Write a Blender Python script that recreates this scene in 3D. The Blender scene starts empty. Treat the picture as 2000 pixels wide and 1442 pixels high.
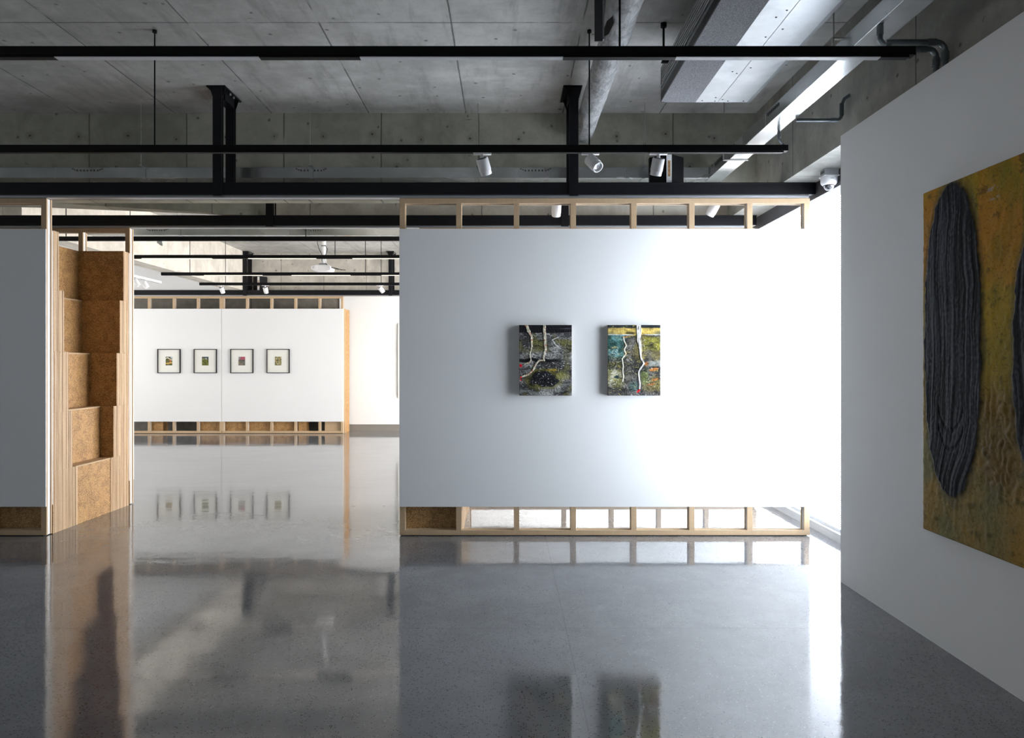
import bpy, bmesh, math, random
import numpy as np
from mathutils import Vector, Matrix, noise

random.seed(7)
S = bpy.context.scene
COL = S.collection
F = 1333.0            # focal length in pixels of the 2000 px wide frame
EYE = 1.572           # eye height (m)

# ------------------------------------------------------------------ camera
cd = bpy.data.cameras.new('camera'); cam = bpy.data.objects.new('camera', cd); COL.objects.link(cam)
cd.sensor_width = 36.0; cd.lens = F / 2000.0 * 36.0
cd.shift_x = 0.005; cd.shift_y = -0.0055
cd.clip_start = 0.02; cd.clip_end = 100
cam.location = (0, 0, EYE); cam.rotation_euler = (math.radians(90), 0, 0)
S.camera = cam

# ------------------------------------------------------------------ world and exposure
w = bpy.data.worlds.new('world'); S.world = w; w.use_nodes = True
w.node_tree.nodes['Background'].inputs[0].default_value = (0.75, 0.86, 1.0, 1)
w.node_tree.nodes['Background'].inputs[1].default_value = 1.0
S.view_settings.view_transform = 'Standard'; S.view_settings.look = 'None'
S.view_settings.gamma = 1.0; S.view_settings.use_curve_mapping = False
S.view_settings.exposure = 0.1

BLIND = 20.0          # radiance of the daylit blinds
BLIND_COL = (0.87, 0.935, 1.0)
BLIND_FAR = 21.0      # blinds along the far room
FRONT_FILL = .22       # radiance of the unseen fill panel added behind the viewer
LEFT_FILL = .5  # fill panel added out of view on the front room's left
FAR_LEFT_FILL = 1.9    # fill panel added out of view on the far room's left
LED = 1.7            # radiance of the lit warm led strips of the far room
LED_COL = (1.0, 0.86, 0.70)

# ------------------------------------------------------------------ node helpers
class NT:
    def __init__(s, name):
        s.m = bpy.data.materials.new(name); s.m.use_nodes = True
        s.t = s.m.node_tree; s.n = s.t.nodes
        s.b = s.n['Principled BSDF']; s.pos = s.n.new('ShaderNodeNewGeometry').outputs['Position']
    def link(s, a, b): s.t.links.new(a, b)
    def setv(s, sock, v):
        if v is None: return
        if hasattr(v, 'is_output'): s.link(v, sock)
        else: sock.default_value = v
    def math(s, op, a, b=None, c=None, clamp=False):
        n = s.n.new('ShaderNodeMath'); n.operation = op; n.use_clamp = clamp
        s.setv(n.inputs[0], a); s.setv(n.inputs[1], b); s.setv(n.inputs[2], c); return n.outputs[0]
    def sep(s, v):
        n = s.n.new('ShaderNodeSeparateXYZ'); s.link(v, n.inputs[0]); return n.outputs
    def mapping(s, scale=(1, 1, 1), rot=(0, 0, 0), vec=None):
        n = s.n.new('ShaderNodeMapping'); s.link(vec or s.pos, n.inputs[0])
        n.inputs['Scale'].default_value = scale; n.inputs['Rotation'].default_value = rot; return n.outputs[0]
    def noise(s, scale, detail=4, rough=.55, vec=None, dist=0):
        n = s.n.new('ShaderNodeTexNoise'); s.link(vec or s.pos, n.inputs['Vector'])
        n.inputs['Scale'].default_value = scale; n.inputs['Detail'].default_value = detail
        n.inputs['Roughness'].default_value = rough; n.inputs['Distortion'].default_value = dist; return n.outputs[0]
    def voronoi(s, scale, vec=None, out='Distance', rnd=1.0):
        n = s.n.new('ShaderNodeTexVoronoi'); s.link(vec or s.pos, n.inputs['Vector'])
        n.inputs['Scale'].default_value = scale; n.inputs['Randomness'].default_value = rnd; return n.outputs[out]
    def ramp(s, v, a, b, clamp=True):          # smooth 0..1 between a and b
        n = s.n.new('ShaderNodeMapRange'); n.interpolation_type = 'SMOOTHSTEP'
        s.link(v, n.inputs[0]); n.inputs[1].default_value = a; n.inputs[2].default_value = b; return n.outputs[0]
    def mix(s, f, a, b, mode='MIX'):
        n = s.n.new('ShaderNodeMix'); n.data_type = 'RGBA'; n.blend_type = mode
        s.setv(n.inputs[0], f)
        for sock, v in ((n.inputs[6], a), (n.inputs[7], b)):
            if hasattr(v, 'is_output'): s.link(v, sock)
            else: sock.default_value = (*v, 1)
        return n.outputs[2]
    def bump(s, h, strength=.3, dist=.01):
        n = s.n.new('ShaderNodeBump'); n.inputs['Strength'].default_value = strength
        n.inputs['Distance'].default_value = dist; s.link(h, n.inputs['Height']); s.link(n.outputs[0], s.b.inputs['Normal'])
    def color(s, c):
        if hasattr(c, 'is_output'): s.link(c, s.b.inputs['Base Color'])
        else: s.b.inputs['Base Color'].default_value = (*c, 1)
    def set(s, **k):
        for a, v in k.items(): s.setv(s.b.inputs[a.replace('_', ' ')], v)

def simple(name, col, rough=.5, metal=0.0, var=.06, scale=30, bump=0.0, spec=.5):
    t = NT(name); nz = t.noise(scale, 3)
    a = tuple(c * (1 - var) for c in col); b = tuple(min(1, c * (1 + var)) for c in col)
    t.color(t.mix(nz, a, b)); t.b.inputs['Roughness'].default_value = rough
    t.b.inputs['Metallic'].default_value = metal; t.b.inputs['Specular IOR Level'].default_value = spec
    if bump: t.bump(nz, bump, .004)
    return t.m

def emit(name, col, strength, base=(.8, .8, .8)):
    t = NT(name); t.color(base)
    nz = t.noise(3, 2)
    t.link(t.mix(nz, tuple(c * .97 for c in col), col), t.b.inputs['Emission Color'])
    t.b.inputs['Emission Strength'].default_value = strength
    return t.m

def concrete(name, c1, c2, ju=None, jv=None, ties=None, board=False, rough=.75, plane=(0, 1)):
    """ju/jv: (axis index, offset, spacing) joints; ties: (axis, offset, spacing, z height)"""
    t = NT(name); P = t.sep(t.pos)
    big = t.noise(.9, 5, .6); mid = t.noise(5, 6, .65); fine = t.noise(45, 5, .7)
    f = t.math('ADD', t.math('MULTIPLY', big, .55), t.math('MULTIPLY', mid, .45))
    col = t.mix(t.ramp(f, .36, .64), c1, c2)
    col = t.mix(t.math('MULTIPLY', t.ramp(fine, .5, .75), .22), col, tuple(x * .55 for x in c1))
    st = t.noise(1.0, 6, .62, vec=t.mapping((2.2, 2.2, .7) if not board else (9, 1.4, 1.4)))
    col = t.mix(t.math('MULTIPLY', t.ramp(st, .5, .72), .55), col, tuple(x * .62 for x in c1))
    ls = t.noise(1.0, 5, .6, vec=t.mapping((1.6, 5.5, 5.5) if board else (3.1, 3.1, 1.1), (.3, .2, .1)))
    col = t.mix(t.math('MULTIPLY', t.ramp(ls, .55, .75), .28), col, tuple(min(1, x * 1.35) for x in c2))
    # scratches and pits
    sc = t.noise(1.0, 3, .6, vec=t.mapping((4, 26, 26), (0, 0, .05)), dist=.6)
    col = t.mix(t.math('MULTIPLY', t.ramp(sc, .69, .76), .6), col, tuple(x * .4 for x in c1))
    cb = t.n.new('ShaderNodeCombineXYZ'); t.link(P[plane[0]], cb.inputs[0]); t.link(P[plane[1]], cb.inputs[1])
    vp = t.n.new('ShaderNodeTexVoronoi'); vp.voronoi_dimensions = '2D'; vp.inputs['Scale'].default_value = 2.4; t.link(cb.outputs[0], vp.inputs['Vector'])
    pit = t.math('ADD', vp.outputs['Distance'], t.math('MULTIPLY', t.math('SUBTRACT', t.noise(30, 3), .5), .06))
    pitm = t.math('SUBTRACT', 1.0, t.ramp(pit, .015, .045))
    col = t.mix(t.math('MULTIPLY', pitm, .7), col, tuple(x * .25 for x in c1))
    h = t.math('SUBTRACT', t.math('MULTIPLY', fine, .35), pitm)
    wob = t.math('MULTIPLY', t.math('SUBTRACT', t.noise(6, 4), .5), .012)
    for j in (ju, jv):
        if not j: continue
        ax, off, sp = j
        u = t.math('DIVIDE', t.math('SUBTRACT', t.math('ADD', P[ax], wob), off - sp * 40), sp)
        d = t.math('MULTIPLY', t.math('ABSOLUTE', t.math('SUBTRACT', t.math('FRACT', t.math('ADD', u, .5)), .5)), sp)
        m = t.math('SUBTRACT', 1.0, t.ramp(d, .002, .010))
        m = t.math('MULTIPLY', m, t.ramp(t.noise(2.3, 3), .32, .5))
        col = t.mix(t.math('MULTIPLY', m, .8), col, tuple(x * .22 for x in c1))
        h = t.math('SUBTRACT', h, m)
        # each formwork panel a slightly different tone
        cell = t.math('FLOOR', u)
        wn = t.n.new('ShaderNodeTexWhiteNoise'); wn.noise_dimensions = '1D'; t.link(cell, wn.inputs['W'])
        col = t.mix(t.math('MULTIPLY', wn.outputs[0], .26), col, tuple(x * .6 for x in c1))
    if ties:
        ax, off, sp, zz = ties
        for z0, shift in ((zz, 0), (zz - .33, sp * .5)):
            u = t.math('DIVIDE', t.math('SUBTRACT', P[ax], off + shift - sp * 40), sp)
            wn = t.n.new('ShaderNodeTexWhiteNoise'); wn.noise_dimensions = '1D'; t.link(t.math('FLOOR', t.math('ADD', u, .5)), wn.inputs['W'])
            du = t.math('MULTIPLY', t.math('SUBTRACT', t.math('FRACT', t.math('ADD', u, .5)), .5), sp)
            dz = t.math('SUBTRACT', t.math('SUBTRACT', P[2], z0), t.math('MULTIPLY', t.math('SUBTRACT', wn.outputs[0], .5), .07))
            r = t.math('SQRT', t.math('ADD', t.math('MULTIPLY', du, du), t.math('MULTIPLY', dz, dz)))
            r = t.math('ADD', r, t.math('MULTIPLY', t.math('SUBTRACT', t.noise(40, 3), .5), .02))
            halo = t.math('SUBTRACT', 1.0, t.ramp(r, .020, .055)); core = t.math('SUBTRACT', 1.0, t.ramp(r, .006, .014))
            if shift: halo = t.math('MULTIPLY', halo, t.math('GREATER_THAN', wn.outputs[0], .5)); core = t.math('MULTIPLY', core, t.math('GREATER_THAN', wn.outputs[0], .5))
            col = t.mix(t.math('MULTIPLY', halo, .35), col, tuple(x * .5 for x in c1))
            col = t.mix(t.math('MULTIPLY', core, .85), col, tuple(x * .15 for x in c1))
            h = t.math('SUBTRACT', h, t.math('MULTIPLY', halo, .8))
    t.color(col); t.b.inputs['Roughness'].default_value = rough
    t.b.inputs['Specular IOR Level'].default_value = .35
    t.bump(h, .45, .006)
    return t.m

# ------------------------------------------------------------------ materials
M = {}
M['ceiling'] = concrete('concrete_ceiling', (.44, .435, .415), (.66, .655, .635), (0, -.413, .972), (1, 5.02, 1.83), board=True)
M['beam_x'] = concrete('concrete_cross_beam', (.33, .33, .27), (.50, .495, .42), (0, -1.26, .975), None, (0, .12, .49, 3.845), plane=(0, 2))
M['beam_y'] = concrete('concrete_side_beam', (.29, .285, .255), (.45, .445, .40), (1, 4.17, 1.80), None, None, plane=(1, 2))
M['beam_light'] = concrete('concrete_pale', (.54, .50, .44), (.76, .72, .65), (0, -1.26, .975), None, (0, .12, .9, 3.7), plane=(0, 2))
M['wall_rear_shade'] = concrete('concrete_rear_shaded', (.16, .15, .13), (.26, .24, .21))  # concrete toned darker, holding the shade behind the far partition in its colour

t = NT('polished_floor'); P = t.sep(t.pos)
big = t.noise(.5, 5, .6); mid = t.noise(3.0, 5, .6)
col = t.mix(t.ramp(big, .35, .65), (.140, .144, .154), (.195, .20, .211))
col = t.mix(t.math('MULTIPLY', t.ramp(mid, .45, .7), .35), col, (.22, .22, .23))
v1 = t.voronoi(95, out='Color'); sp = t.sep(v1)
vd = t.voronoi(95)
dot = t.math('SUBTRACT', 1.0, t.ramp(vd, .28, .42))
col = t.mix(t.math('MULTIPLY', dot, t.math('GREATER_THAN', sp[0], .66)), col, (.018, .018, .022))
col = t.mix(t.math('MULTIPLY', t.math('MULTIPLY', dot, t.math('GREATER_THAN', sp[1], .965)), .5), col, (.34, .34, .33))
for ax, off, spc in ((0, .35, 3.0), (1, 4.05, 3.2)):
    u = t.math('DIVIDE', t.math('SUBTRACT', P[ax], off - spc * 20), spc)
    d = t.math('MULTIPLY', t.math('ABSOLUTE', t.math('SUBTRACT', t.math('FRACT', t.math('ADD', u, .5)), .5)), spc)
    col = t.mix(t.math('MULTIPLY', t.math('SUBTRACT', 1.0, t.ramp(d, .001, .004)), .22), col, (.03, .03, .03))
t.color(col)
t.link(t.math('ADD', t.math('MULTIPLY', t.ramp(t.noise(1.3, 5), .4, .7), .04), .062), t.b.inputs['Roughness'])
t.b.inputs['IOR'].default_value = 1.9; t.b.inputs['Specular IOR Level'].default_value = .5
wv = t.noise(1.0, 3, .5, vec=t.mapping((1.2, 2.6, 1)))
t.bump(wv, .10, .02)
M['floor'] = t.m

def wallpaint(name, col):
    t = NT(name); n1 = t.noise(.8, 4); n2 = t.noise(220, 2)
    t.color(t.mix(n1, tuple(c * .975 for c in col), col)); t.b.inputs['Roughness'].default_value = .72
    t.b.inputs['Specular IOR Level'].default_value = .3; t.bump(n2, .06, .001); return t.m
M['white'] = wallpaint('white_wall_paint', (.80, .81, .815))
M['panel'] = wallpaint('white_panel_paint', (.76, .77, .78))
M['black'] = simple('black_steel', (.006, .006, .008), .42, 0, .3, 12, .1, .22)
M['black_matt'] = simple('black_powder_coat', (.004, .004, .005), .5, 0, .2, 40, 0, .16)
M['dark_band'] = simple('dark_grey_blind_box', (.060, .060, .068), .5, 0, .1, 5)
M['rail'] = simple('aluminium_rail', (.42, .43, .45), .38, .7, .1, 8)
M['alu'] = simple('white_aluminium_core', (.62, .62, .63), .45, .25, .05, 8)
M['rod'] = simple('zinc_rod', (.40, .40, .38), .45, .6, .2, 60)
M['white_metal'] = simple('white_lacquered_metal', (.80, .80, .81), .35, 0, .02, 20)
M['vent_dark'] = simple('dark_vent', (.05, .05, .05), .6)
M['led_off'] = simple('unlit_led_diffuser', (.62, .63, .66), .4, 0, .04, 3)
M['led_on'] = emit('lit_led_diffuser', LED_COL, LED)
M['blind'] = emit('daylit_blind', BLIND_COL, BLIND, (.85, .87, .9))
M['blind_far'] = emit('daylit_far_blind', (1.0, .97, .93), BLIND_FAR, (.85, .87, .9))
M['fill_back'] = emit('back_fill_glow', (.88, .94, 1.0), FRONT_FILL)
M['fill_left'] = emit('left_fill_glow', (.88, .94, 1.0), LEFT_FILL)
M['fill_far_left'] = emit('far_left_fill_glow', (1.0, .96, .90), FAR_LEFT_FILL)
M['fin'] = simple('blind_fold', (.22, .23, .27), .6, 0, .05, 5)
M['plinth'] = simple('white_metal_plinth', (.66, .68, .70), .35, .2, .03, 5)
M['skirt'] = simple('grey_recessed_skirting', (.30, .28, .25), .4, .3, .06, 3)
M['glass'] = NT('camera_dome_glass').m
g = M['glass'].node_tree.nodes['Principled BSDF']; g.inputs['Roughness'].default_value = .05
g.inputs['Transmission Weight'].default_value = .85; g.inputs['Base Color'].default_value = (.6, .6, .65, 1)
M['canvas_side'] = simple('canvas_edge', (.42, .40, .36), .8, 0, .1, 60)
M['mat_board'] = simple('picture_mount_board', (.74, .74, .70), .8, 0, .02, 40)

t = NT('galvanised_steel'); n1 = t.noise(2, 3, .5); n2 = t.voronoi(38, out='Color')
s2 = t.sep(n2)
t.color(t.mix(t.ramp(n1, .35, .65), (.40, .42, .42), (.60, .62, .63)))
t.b.inputs['Metallic'].default_value = .85
t.link(t.math('ADD', t.math('MULTIPLY', n1, .16), .18), t.b.inputs['Roughness'])
M['galv'] = t.m

t = NT('dark_galvanised_conduit'); n1 = t.noise(14, 4)
t.color(t.mix(n1, (.10, .12, .13), (.26, .29, .31))); t.b.inputs['Metallic'].default_value = .7
t.b.inputs['Roughness'].default_value = .35; M['conduit'] = t.m

t = NT('birch_timber'); g1 = t.noise(1.0, 4, .6, vec=t.mapping((26, 26, 2.0))); g2 = t.noise(1.0, 4, .6, vec=t.mapping((2.0, 26, 26)))
t.color(t.mix(t.math('MULTIPLY', t.math('ADD', g1, g2), .5), (.41, .28, .16), (.57, .42, .27))); t.b.inputs['Roughness'].default_value = .55
t.b.inputs['Specular IOR Level'].default_value = .35; M['timber'] = t.m

def straw(name, c_dark, c_mid, c_light):
    t = NT(name)
    col = t.mix(t.ramp(t.noise(14, 4), .35, .65), c_dark, c_mid)
    h = None
    rots = [(.3, .2, .5), (1.2, .7, 2.1), (2.2, 1.5, .9), (.8, 2.4, 1.7), (1.7, 2.9, 2.8)]
    for i, r in enumerate(rots):
        vec = t.mapping((210, 210, 26), vec=t.mapping(rot=r))
        m = t.ramp(t.noise(1.0, 1, .5, vec=vec), .60, .68)
        col = t.mix(t.math('MULTIPLY', m, .75), col, c_light if i % 2 else tuple(.5 * (a + b) for a, b in zip(c_mid, c_light)))
        h = m if h is None else t.math('ADD', h, m)
    for r in ((2.7, .4, 1.1), (.5, 1.9, 2.4)):
        m = t.ramp(t.noise(1.0, 1, .5, vec=t.mapping((190, 190, 28), vec=t.mapping(rot=r))), .60, .68)
        col = t.mix(t.math('MULTIPLY', m, .7), col, tuple(x * .45 for x in c_dark))
    t.color(col); t.b.inputs['Roughness'].default_value = .55; t.b.inputs['Specular IOR Level'].default_value = .45
    t.bump(h, .35, .002); return t.m
M['straw'] = straw('pressed_strawboard', (.24, .105, .025), (.42, .215, .065), (.80, .55, .27))
t = NT('strawboard_edges'); P = t.sep(t.pos)
wn = t.n.new('ShaderNodeTexWhiteNoise'); wn.noise_dimensions = '1D'
t.link(t.math('FLOOR', t.math('MULTIPLY', P[1], 1 / .0090)), wn.inputs['W'])
st = t.noise(1.0, 4, .6, vec=t.mapping((40, 160, 3)))
col = t.mix(wn.outputs[0], (.20, .10, .04), (.62, .43, .26))
col = t.mix(t.math('MULTIPLY', t.ramp(st, .4, .65), .5), col, (.70, .54, .36))
col = t.mix(t.math('MULTIPLY', t.ramp(t.noise(120, 3), .55, .7), .5), col, (.26, .14, .06))
t.color(col); t.b.inputs['Roughness'].default_value = .6; M['edge'] = t.m

t = NT('insulated_pipe_wrap'); n1 = t.noise(1, 5, .7, vec=t.mapping((30, 12, 30)), dist=.8); n2 = t.noise(4, 3)
t.color(t.mix(t.ramp(t.math('ADD', t.math('MULTIPLY', n1, .6), t.math('MULTIPLY', n2, .4)), .35, .62), (.24, .245, .25), (.54, .55, .56))); t.b.inputs['Roughness'].default_value = .6; t.b.inputs['Metallic'].default_value = .15
t.bump(t.math('ADD', n1, n2), .6, .012); M['wrap'] = t.m
t = NT('speckled_grey_foam'); n1 = t.noise(160, 3, .7); n2 = t.noise(2, 4)
t.color(t.mix(t.ramp(n1, .4, .62), (.16, .16, .175), (.33, .33, .355))); t.b.inputs['Roughness'].default_value = .8; t.bump(n1, .3, .003); M['foam'] = t.m
t = NT('pale_zinc_panel'); n1 = t.noise(3, 5, .6)
t.color(t.mix(t.ramp(n1, .4, .65), (.66, .69, .71), (.80, .83, .85))); t.b.inputs['Metallic'].default_value = .35; t.b.inputs['Roughness'].default_value = .38
M['zinc'] = t.m

def paintmat(name):
    t = NT(name); a = t.n.new('ShaderNodeVertexColor'); a.layer_name = 'paint'
    nz = t.noise(300, 3); t.color(t.mix(t.math('MULTIPLY', nz, .25), a.outputs[0], (.02, .02, .02)))
    t.b.inputs['Roughness'].default_value = .6; t.b.inputs['Specular IOR Level'].default_value = .14
    t.bump(nz, .3, .0015); return t.m
M['paint'] = paintmat('oil_paint')

# ------------------------------------------------------------------ mesh helpers
class MB:
    def __init__(s): s.v = []; s.f = []; s.smooth = []
    def box(s, x0, x1, y0, y1, z0, z1):
        x0, x1 = sorted((x0, x1)); y0, y1 = sorted((y0, y1)); z0, z1 = sorted((z0, z1))
        n = len(s.v); s.v += [(x0, y0, z0), (x1, y0, z0), (x1, y1, z0), (x0, y1, z0), (x0, y0, z1), (x1, y0, z1), (x1, y1, z1), (x0, y1, z1)]
        for q in ((0, 3, 2, 1), (4, 5, 6, 7), (0, 1, 5, 4), (1, 2, 6, 5), (2, 3, 7, 6), (3, 0, 4, 7)):
            s.f.append([n + i for i in q]); s.smooth.append(False)
        return s
    def prism(s, poly, z0, z1, axis=2):
        """poly in the two other axes (in order), extruded along axis"""
        n = len(s.v); k = len(poly)
        def mk(a, b, c): return {2: (a, b, c), 1: (a, c, b), 0: (c, a, b)}[axis]
        for z in (z0, z1):
            for a, b in poly: s.v.append(mk(a, b, z))
        s.f.append([n + i for i in range(k)][::-1]); s.f.append([n + k + i for i in range(k)]); s.smooth += [False, False]
        for i in range(k):
            j = (i + 1) % k; s.f.append([n + i, n + j, n + k + j, n + k + i]); s.smooth.append(False)
        return s
    def lathe(s, prof, o, ax, seg=32, smooth=True):
        """prof = [(t, r)...] along direction ax from o"""
        ax = Vector(ax).normalized(); o = Vector(o)
        u = ax.cross(Vector((0, 0, 1)) if abs(ax.z) < .9 else Vector((1, 0, 0))).normalized(); v = ax.cross(u)
        rings = []
        for t_, r in prof:
            if r <= 1e-6:
                rings.append([len(s.v)]); s.v.append(tuple(o + ax * t_)); continue
            ring = []
            for i in range(seg):
                a = 2 * math.pi * i / seg
                ring.append(len(s.v)); s.v.append(tuple(o + ax * t_ + (u * math.cos(a) + v * math.sin(a)) * r))
            rings.append(ring)
        for a, b in zip(rings, rings[1:]):
            if len(a) == 1 and len(b) == 1: continue
            for i in range(seg):
                j = (i + 1) % seg
                if len(a) == 1: s.f.append([a[0], b[j], b[i]])
                elif len(b) == 1: s.f.append([a[i], a[j], b[0]])
                else: s.f.append([a[i], a[j], b[j], b[i]])
                s.smooth.append(smooth)
        return s
    def cyl(s, a, b, r, seg=20):
        a = Vector(a); b = Vector(b); L = (b - a).length
        return s.lathe([(0, 0), (0, r), (L, r), (L, 0)], a, b - a, seg)
    def tube(s, pts, r, seg=12):
        pts = [Vector(p) for p in pts]; rings = []
        prev = None
        for i, p in enumerate(pts):
            d = (pts[min(i + 1, len(pts) - 1)] - pts[max(i - 1, 0)]).normalized()
            if prev is None:
                u = d.cross(Vector((0, 0, 1)) if abs(d.z) < .9 else Vector((1, 0, 0))).normalized()
            else: u = (prev - d * prev.dot(d)).normalized()
            prev = u; v = d.cross(u); ring = []
            for k in range(seg):
                a = 2 * math.pi * k / seg; ring.append(len(s.v)); s.v.append(tuple(p + (u * math.cos(a) + v * math.sin(a)) * r))
            rings.append(ring)
        for a, b in zip(rings, rings[1:]):
            for i in range(seg):
                j = (i + 1) % seg; s.f.append([a[i], a[j], b[j], b[i]]); s.smooth.append(True)
        s.f.append(rings[0][::-1]); s.f.append(rings[-1][:]); s.smooth += [False, False]
        return s
    def build(s, name, mat, parent=None, bevel=0.0, origin=None):
        vs = s.v
        if parent is not None: o = Vector(parent['_o'])
        elif origin is not None: o = Vector(origin)
        else:
            xs = [v[0] for v in vs]; ys = [v[1] for v in vs]; zs = [v[2] for v in vs]
            o = Vector(((min(xs) + max(xs)) / 2, (min(ys) + max(ys)) / 2, min(zs)))
        me = bpy.data.meshes.new(name)
        me.from_pydata([(v[0] - o.x, v[1] - o.y, v[2] - o.z) for v in vs], [], s.f)
        me.polygons.foreach_set('use_smooth', s.smooth)
        bm = bmesh.new(); bm.from_mesh(me); bmesh.ops.recalc_face_normals(bm, faces=bm.faces); bm.to_mesh(me); bm.free()
        me.materials.append(M[mat] if isinstance(mat, str) else mat); me.update()
        if any(s.smooth):
            try: me.set_sharp_from_angle(angle=math.radians(40))
            except Exception: pass
        ob = bpy.data.objects.new(name, me); COL.objects.link(ob)
        ob['_o'] = tuple(o)
        if parent is None: ob.location = o
        else: ob.parent = parent
        if bevel:
            b = ob.modifiers.new('bevel', 'BEVEL'); b.width = bevel; b.segments = 2; b.limit_method = 'ANGLE'
        return ob

def thing(name, label, cat, loc, group=None):
    o = bpy.data.objects.new(name, None); COL.objects.link(o); o.empty_display_size = .1
    o.location = loc; o['_o'] = tuple(loc); o['label'] = label; o['category'] = cat
    if group: o['group'] = group
    return o
def tag(o, label, cat, group=None):
    o['label'] = label; o['category'] = cat
    if group: o['group'] = group
    return o
def struct(o): o['kind'] = 'structure'; return o
def box(*a): return MB().box(*a)

# ------------------------------------------------------------------ setting
ZC = 4.08; ZB = 3.21
struct(box(-10.2, 4.0, -3.2, 17.0, -.12, 0).build('floor', 'floor'))
struct(box(-10.2, 3.2, -3.2, 16.2, ZC, ZC + .2).build('ceiling', 'ceiling'))
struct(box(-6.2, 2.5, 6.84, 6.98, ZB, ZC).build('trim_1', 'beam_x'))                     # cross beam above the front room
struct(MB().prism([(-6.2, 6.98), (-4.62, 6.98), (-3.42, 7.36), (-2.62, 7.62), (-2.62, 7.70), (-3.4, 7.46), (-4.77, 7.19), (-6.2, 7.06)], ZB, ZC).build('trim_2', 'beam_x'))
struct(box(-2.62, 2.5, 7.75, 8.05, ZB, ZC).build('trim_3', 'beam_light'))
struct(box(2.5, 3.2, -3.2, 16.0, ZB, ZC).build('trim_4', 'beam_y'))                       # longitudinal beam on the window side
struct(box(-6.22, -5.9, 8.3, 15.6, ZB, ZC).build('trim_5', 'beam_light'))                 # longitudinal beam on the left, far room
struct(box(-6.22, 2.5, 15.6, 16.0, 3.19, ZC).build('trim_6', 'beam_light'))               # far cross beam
struct(box(-10.0, -6.22, 7.8, 15.9, ZB, ZB + .1).build('trim_7', 'white'))               # plastered lower ceiling
struct(box(-3.9, 2.95, 15.9, 16.05, .15, 3.19).build('wall_far', 'white'))
struct(box(-10.0, -3.9, 15.95, 16.1, 0, 3.25).build('wall_rear', 'wall_rear_shade'))
struct(box(-3.9, 2.95, 15.93, 16.05, 0, .15).build('baseboard_far', 'skirt'))
struct(box(-10.1, -10.0, -3.1, 16.1, 0, ZC).build('wall_left', 'white'))
struct(box(-10.1, 3.2, -3.2, -3.1, 0, ZC).build('wall_back', 'white'))
struct(box(2.40, 2.52, -3.1, 4.908, 0, 3.207).build('wall_right', 'white'))
# window wall: daylit blind with folds, plinth and blind box
struct(box(2.97, 2.99, 4.3, 7.60, .10, 3.09).build('window_1', 'blind'))
struct(box(2.97, 2.99, 7.60, 15.9, .10, 3.09).build('window_3', 'blind_far'))
struct(box(-7.5, 2.2, -3.09, -3.07, .5, 3.1).build('fill_panel_back', 'fill_back'))  # added glowing panel, unseen, lights the front room from behind
struct(box(-9.99, -9.97, -2.5, 5.5, .5, 3.1).build('fill_panel_left', 'fill_left'))  # added glowing panel, unseen, brightens the front room from the left
struct(box(-9.99, -9.97, 8.8, 15.2, .2, 3.1).build('fill_panel_far_left', 'fill_far_left'))  # added glowing panel, out of view, lifts the far room's light
fb = MB(); z = .12
while z < 3.06:
    fb.box(2.958, 2.97, 4.3, 15.9, z, z + .0035); z += .0195
struct(fb.build('window_2', 'fin'))
struct(MB().box(2.95, 3.0, 4.3, 15.9, 0, .10).box(2.905, 2.95, 4.3, 15.9, .0, .075).build('baseboard_right', 'plinth'))
struct(box(2.80, 3.0, 2.6, 15.9, 3.07, ZB).build('trim_8', 'dark_band'))
struct(box(2.99, 3.2, -3.1, 16.0, 0, ZB).build('wall_window', 'white'))

# ------------------------------------------------------------------ steel frames
def steel_frame(yf, x0, x1, posts, label, rail_end):
    T = thing('steel_gantry', label, 'steel beam', ((x0 + x1) / 2, yf, 3.10))
    # beam: two flanges and a web that is set back a little
    b = MB().box(x0, x1, yf + .004, yf + .125, 3.104, 3.206).box(x0, x1, yf, yf + .13, 3.198, 3.21).box(x0, x1, yf, yf + .13, 3.10, 3.112)
    b.build('beam', 'black', T, .002)
    r = MB().box(x0, rail_end, yf + .03, yf + .105, 3.078, 3.10)
    r.build('hanging_rail', 'rail', T, .002)
    for k, xc in enumerate(posts):
        for dy in (-.012, .27):
            y0 = yf + dy
            zb = 3.085 if dy < 0 else 3.21
            p = MB().box(xc - .041, xc + .041, y0, y0 + .012, zb, ZC - .012).box(xc - .041, xc + .041, y0 + .034, y0 + .044, max(zb, 3.21), ZC - .012).box(xc - .006, xc + .006, y0 + .012, y0 + .034, max(zb, 3.21), ZC - .012)
            p.build('post', 'black', T, .0015)
        box(xc - .095, xc + .075, yf - .02, yf + .36, ZC - .012, ZC).build('ceiling_plate', 'black', T)
        box(xc - .041, xc + .041, yf + .066, yf + .27, ZC - .10, ZC - .012).build('cross_tie', 'black', T)
        for sx in (-1, 1):
            x_in = xc + sx * .041; x_out = xc + sx * .072
            for gy in (yf + .0, yf + .30):
                MB().prism([(x_in, ZC - .11), (x_out, ZC - .012), (x_in, ZC - .012)], gy, gy + .008, axis=1).build('gusset', 'black', T)
        for by in (yf + .14, yf + .22):
            MB().cyl((xc + .058, by, ZC - .012), (xc + .058, by, ZC - .03), .009, 6).build('bolt', 'rod', T)
    return T
steel_frame(6.17, -8.6, 2.79, (-2.615, .605), 'nearest black steel beam with double posts, above the wall of the two paintings', 2.745)
steel_frame(7.54, -8.6, 2.76, (-2.62, .64), 'second black steel beam, behind the nearest one and seen through the timber bays', 2.70)
steel_frame(15.24, -8.6, 2.70, (-5.85, -2.60), 'farthest black steel beam, above the wall of the four small framed pictures', 2.60)

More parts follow.
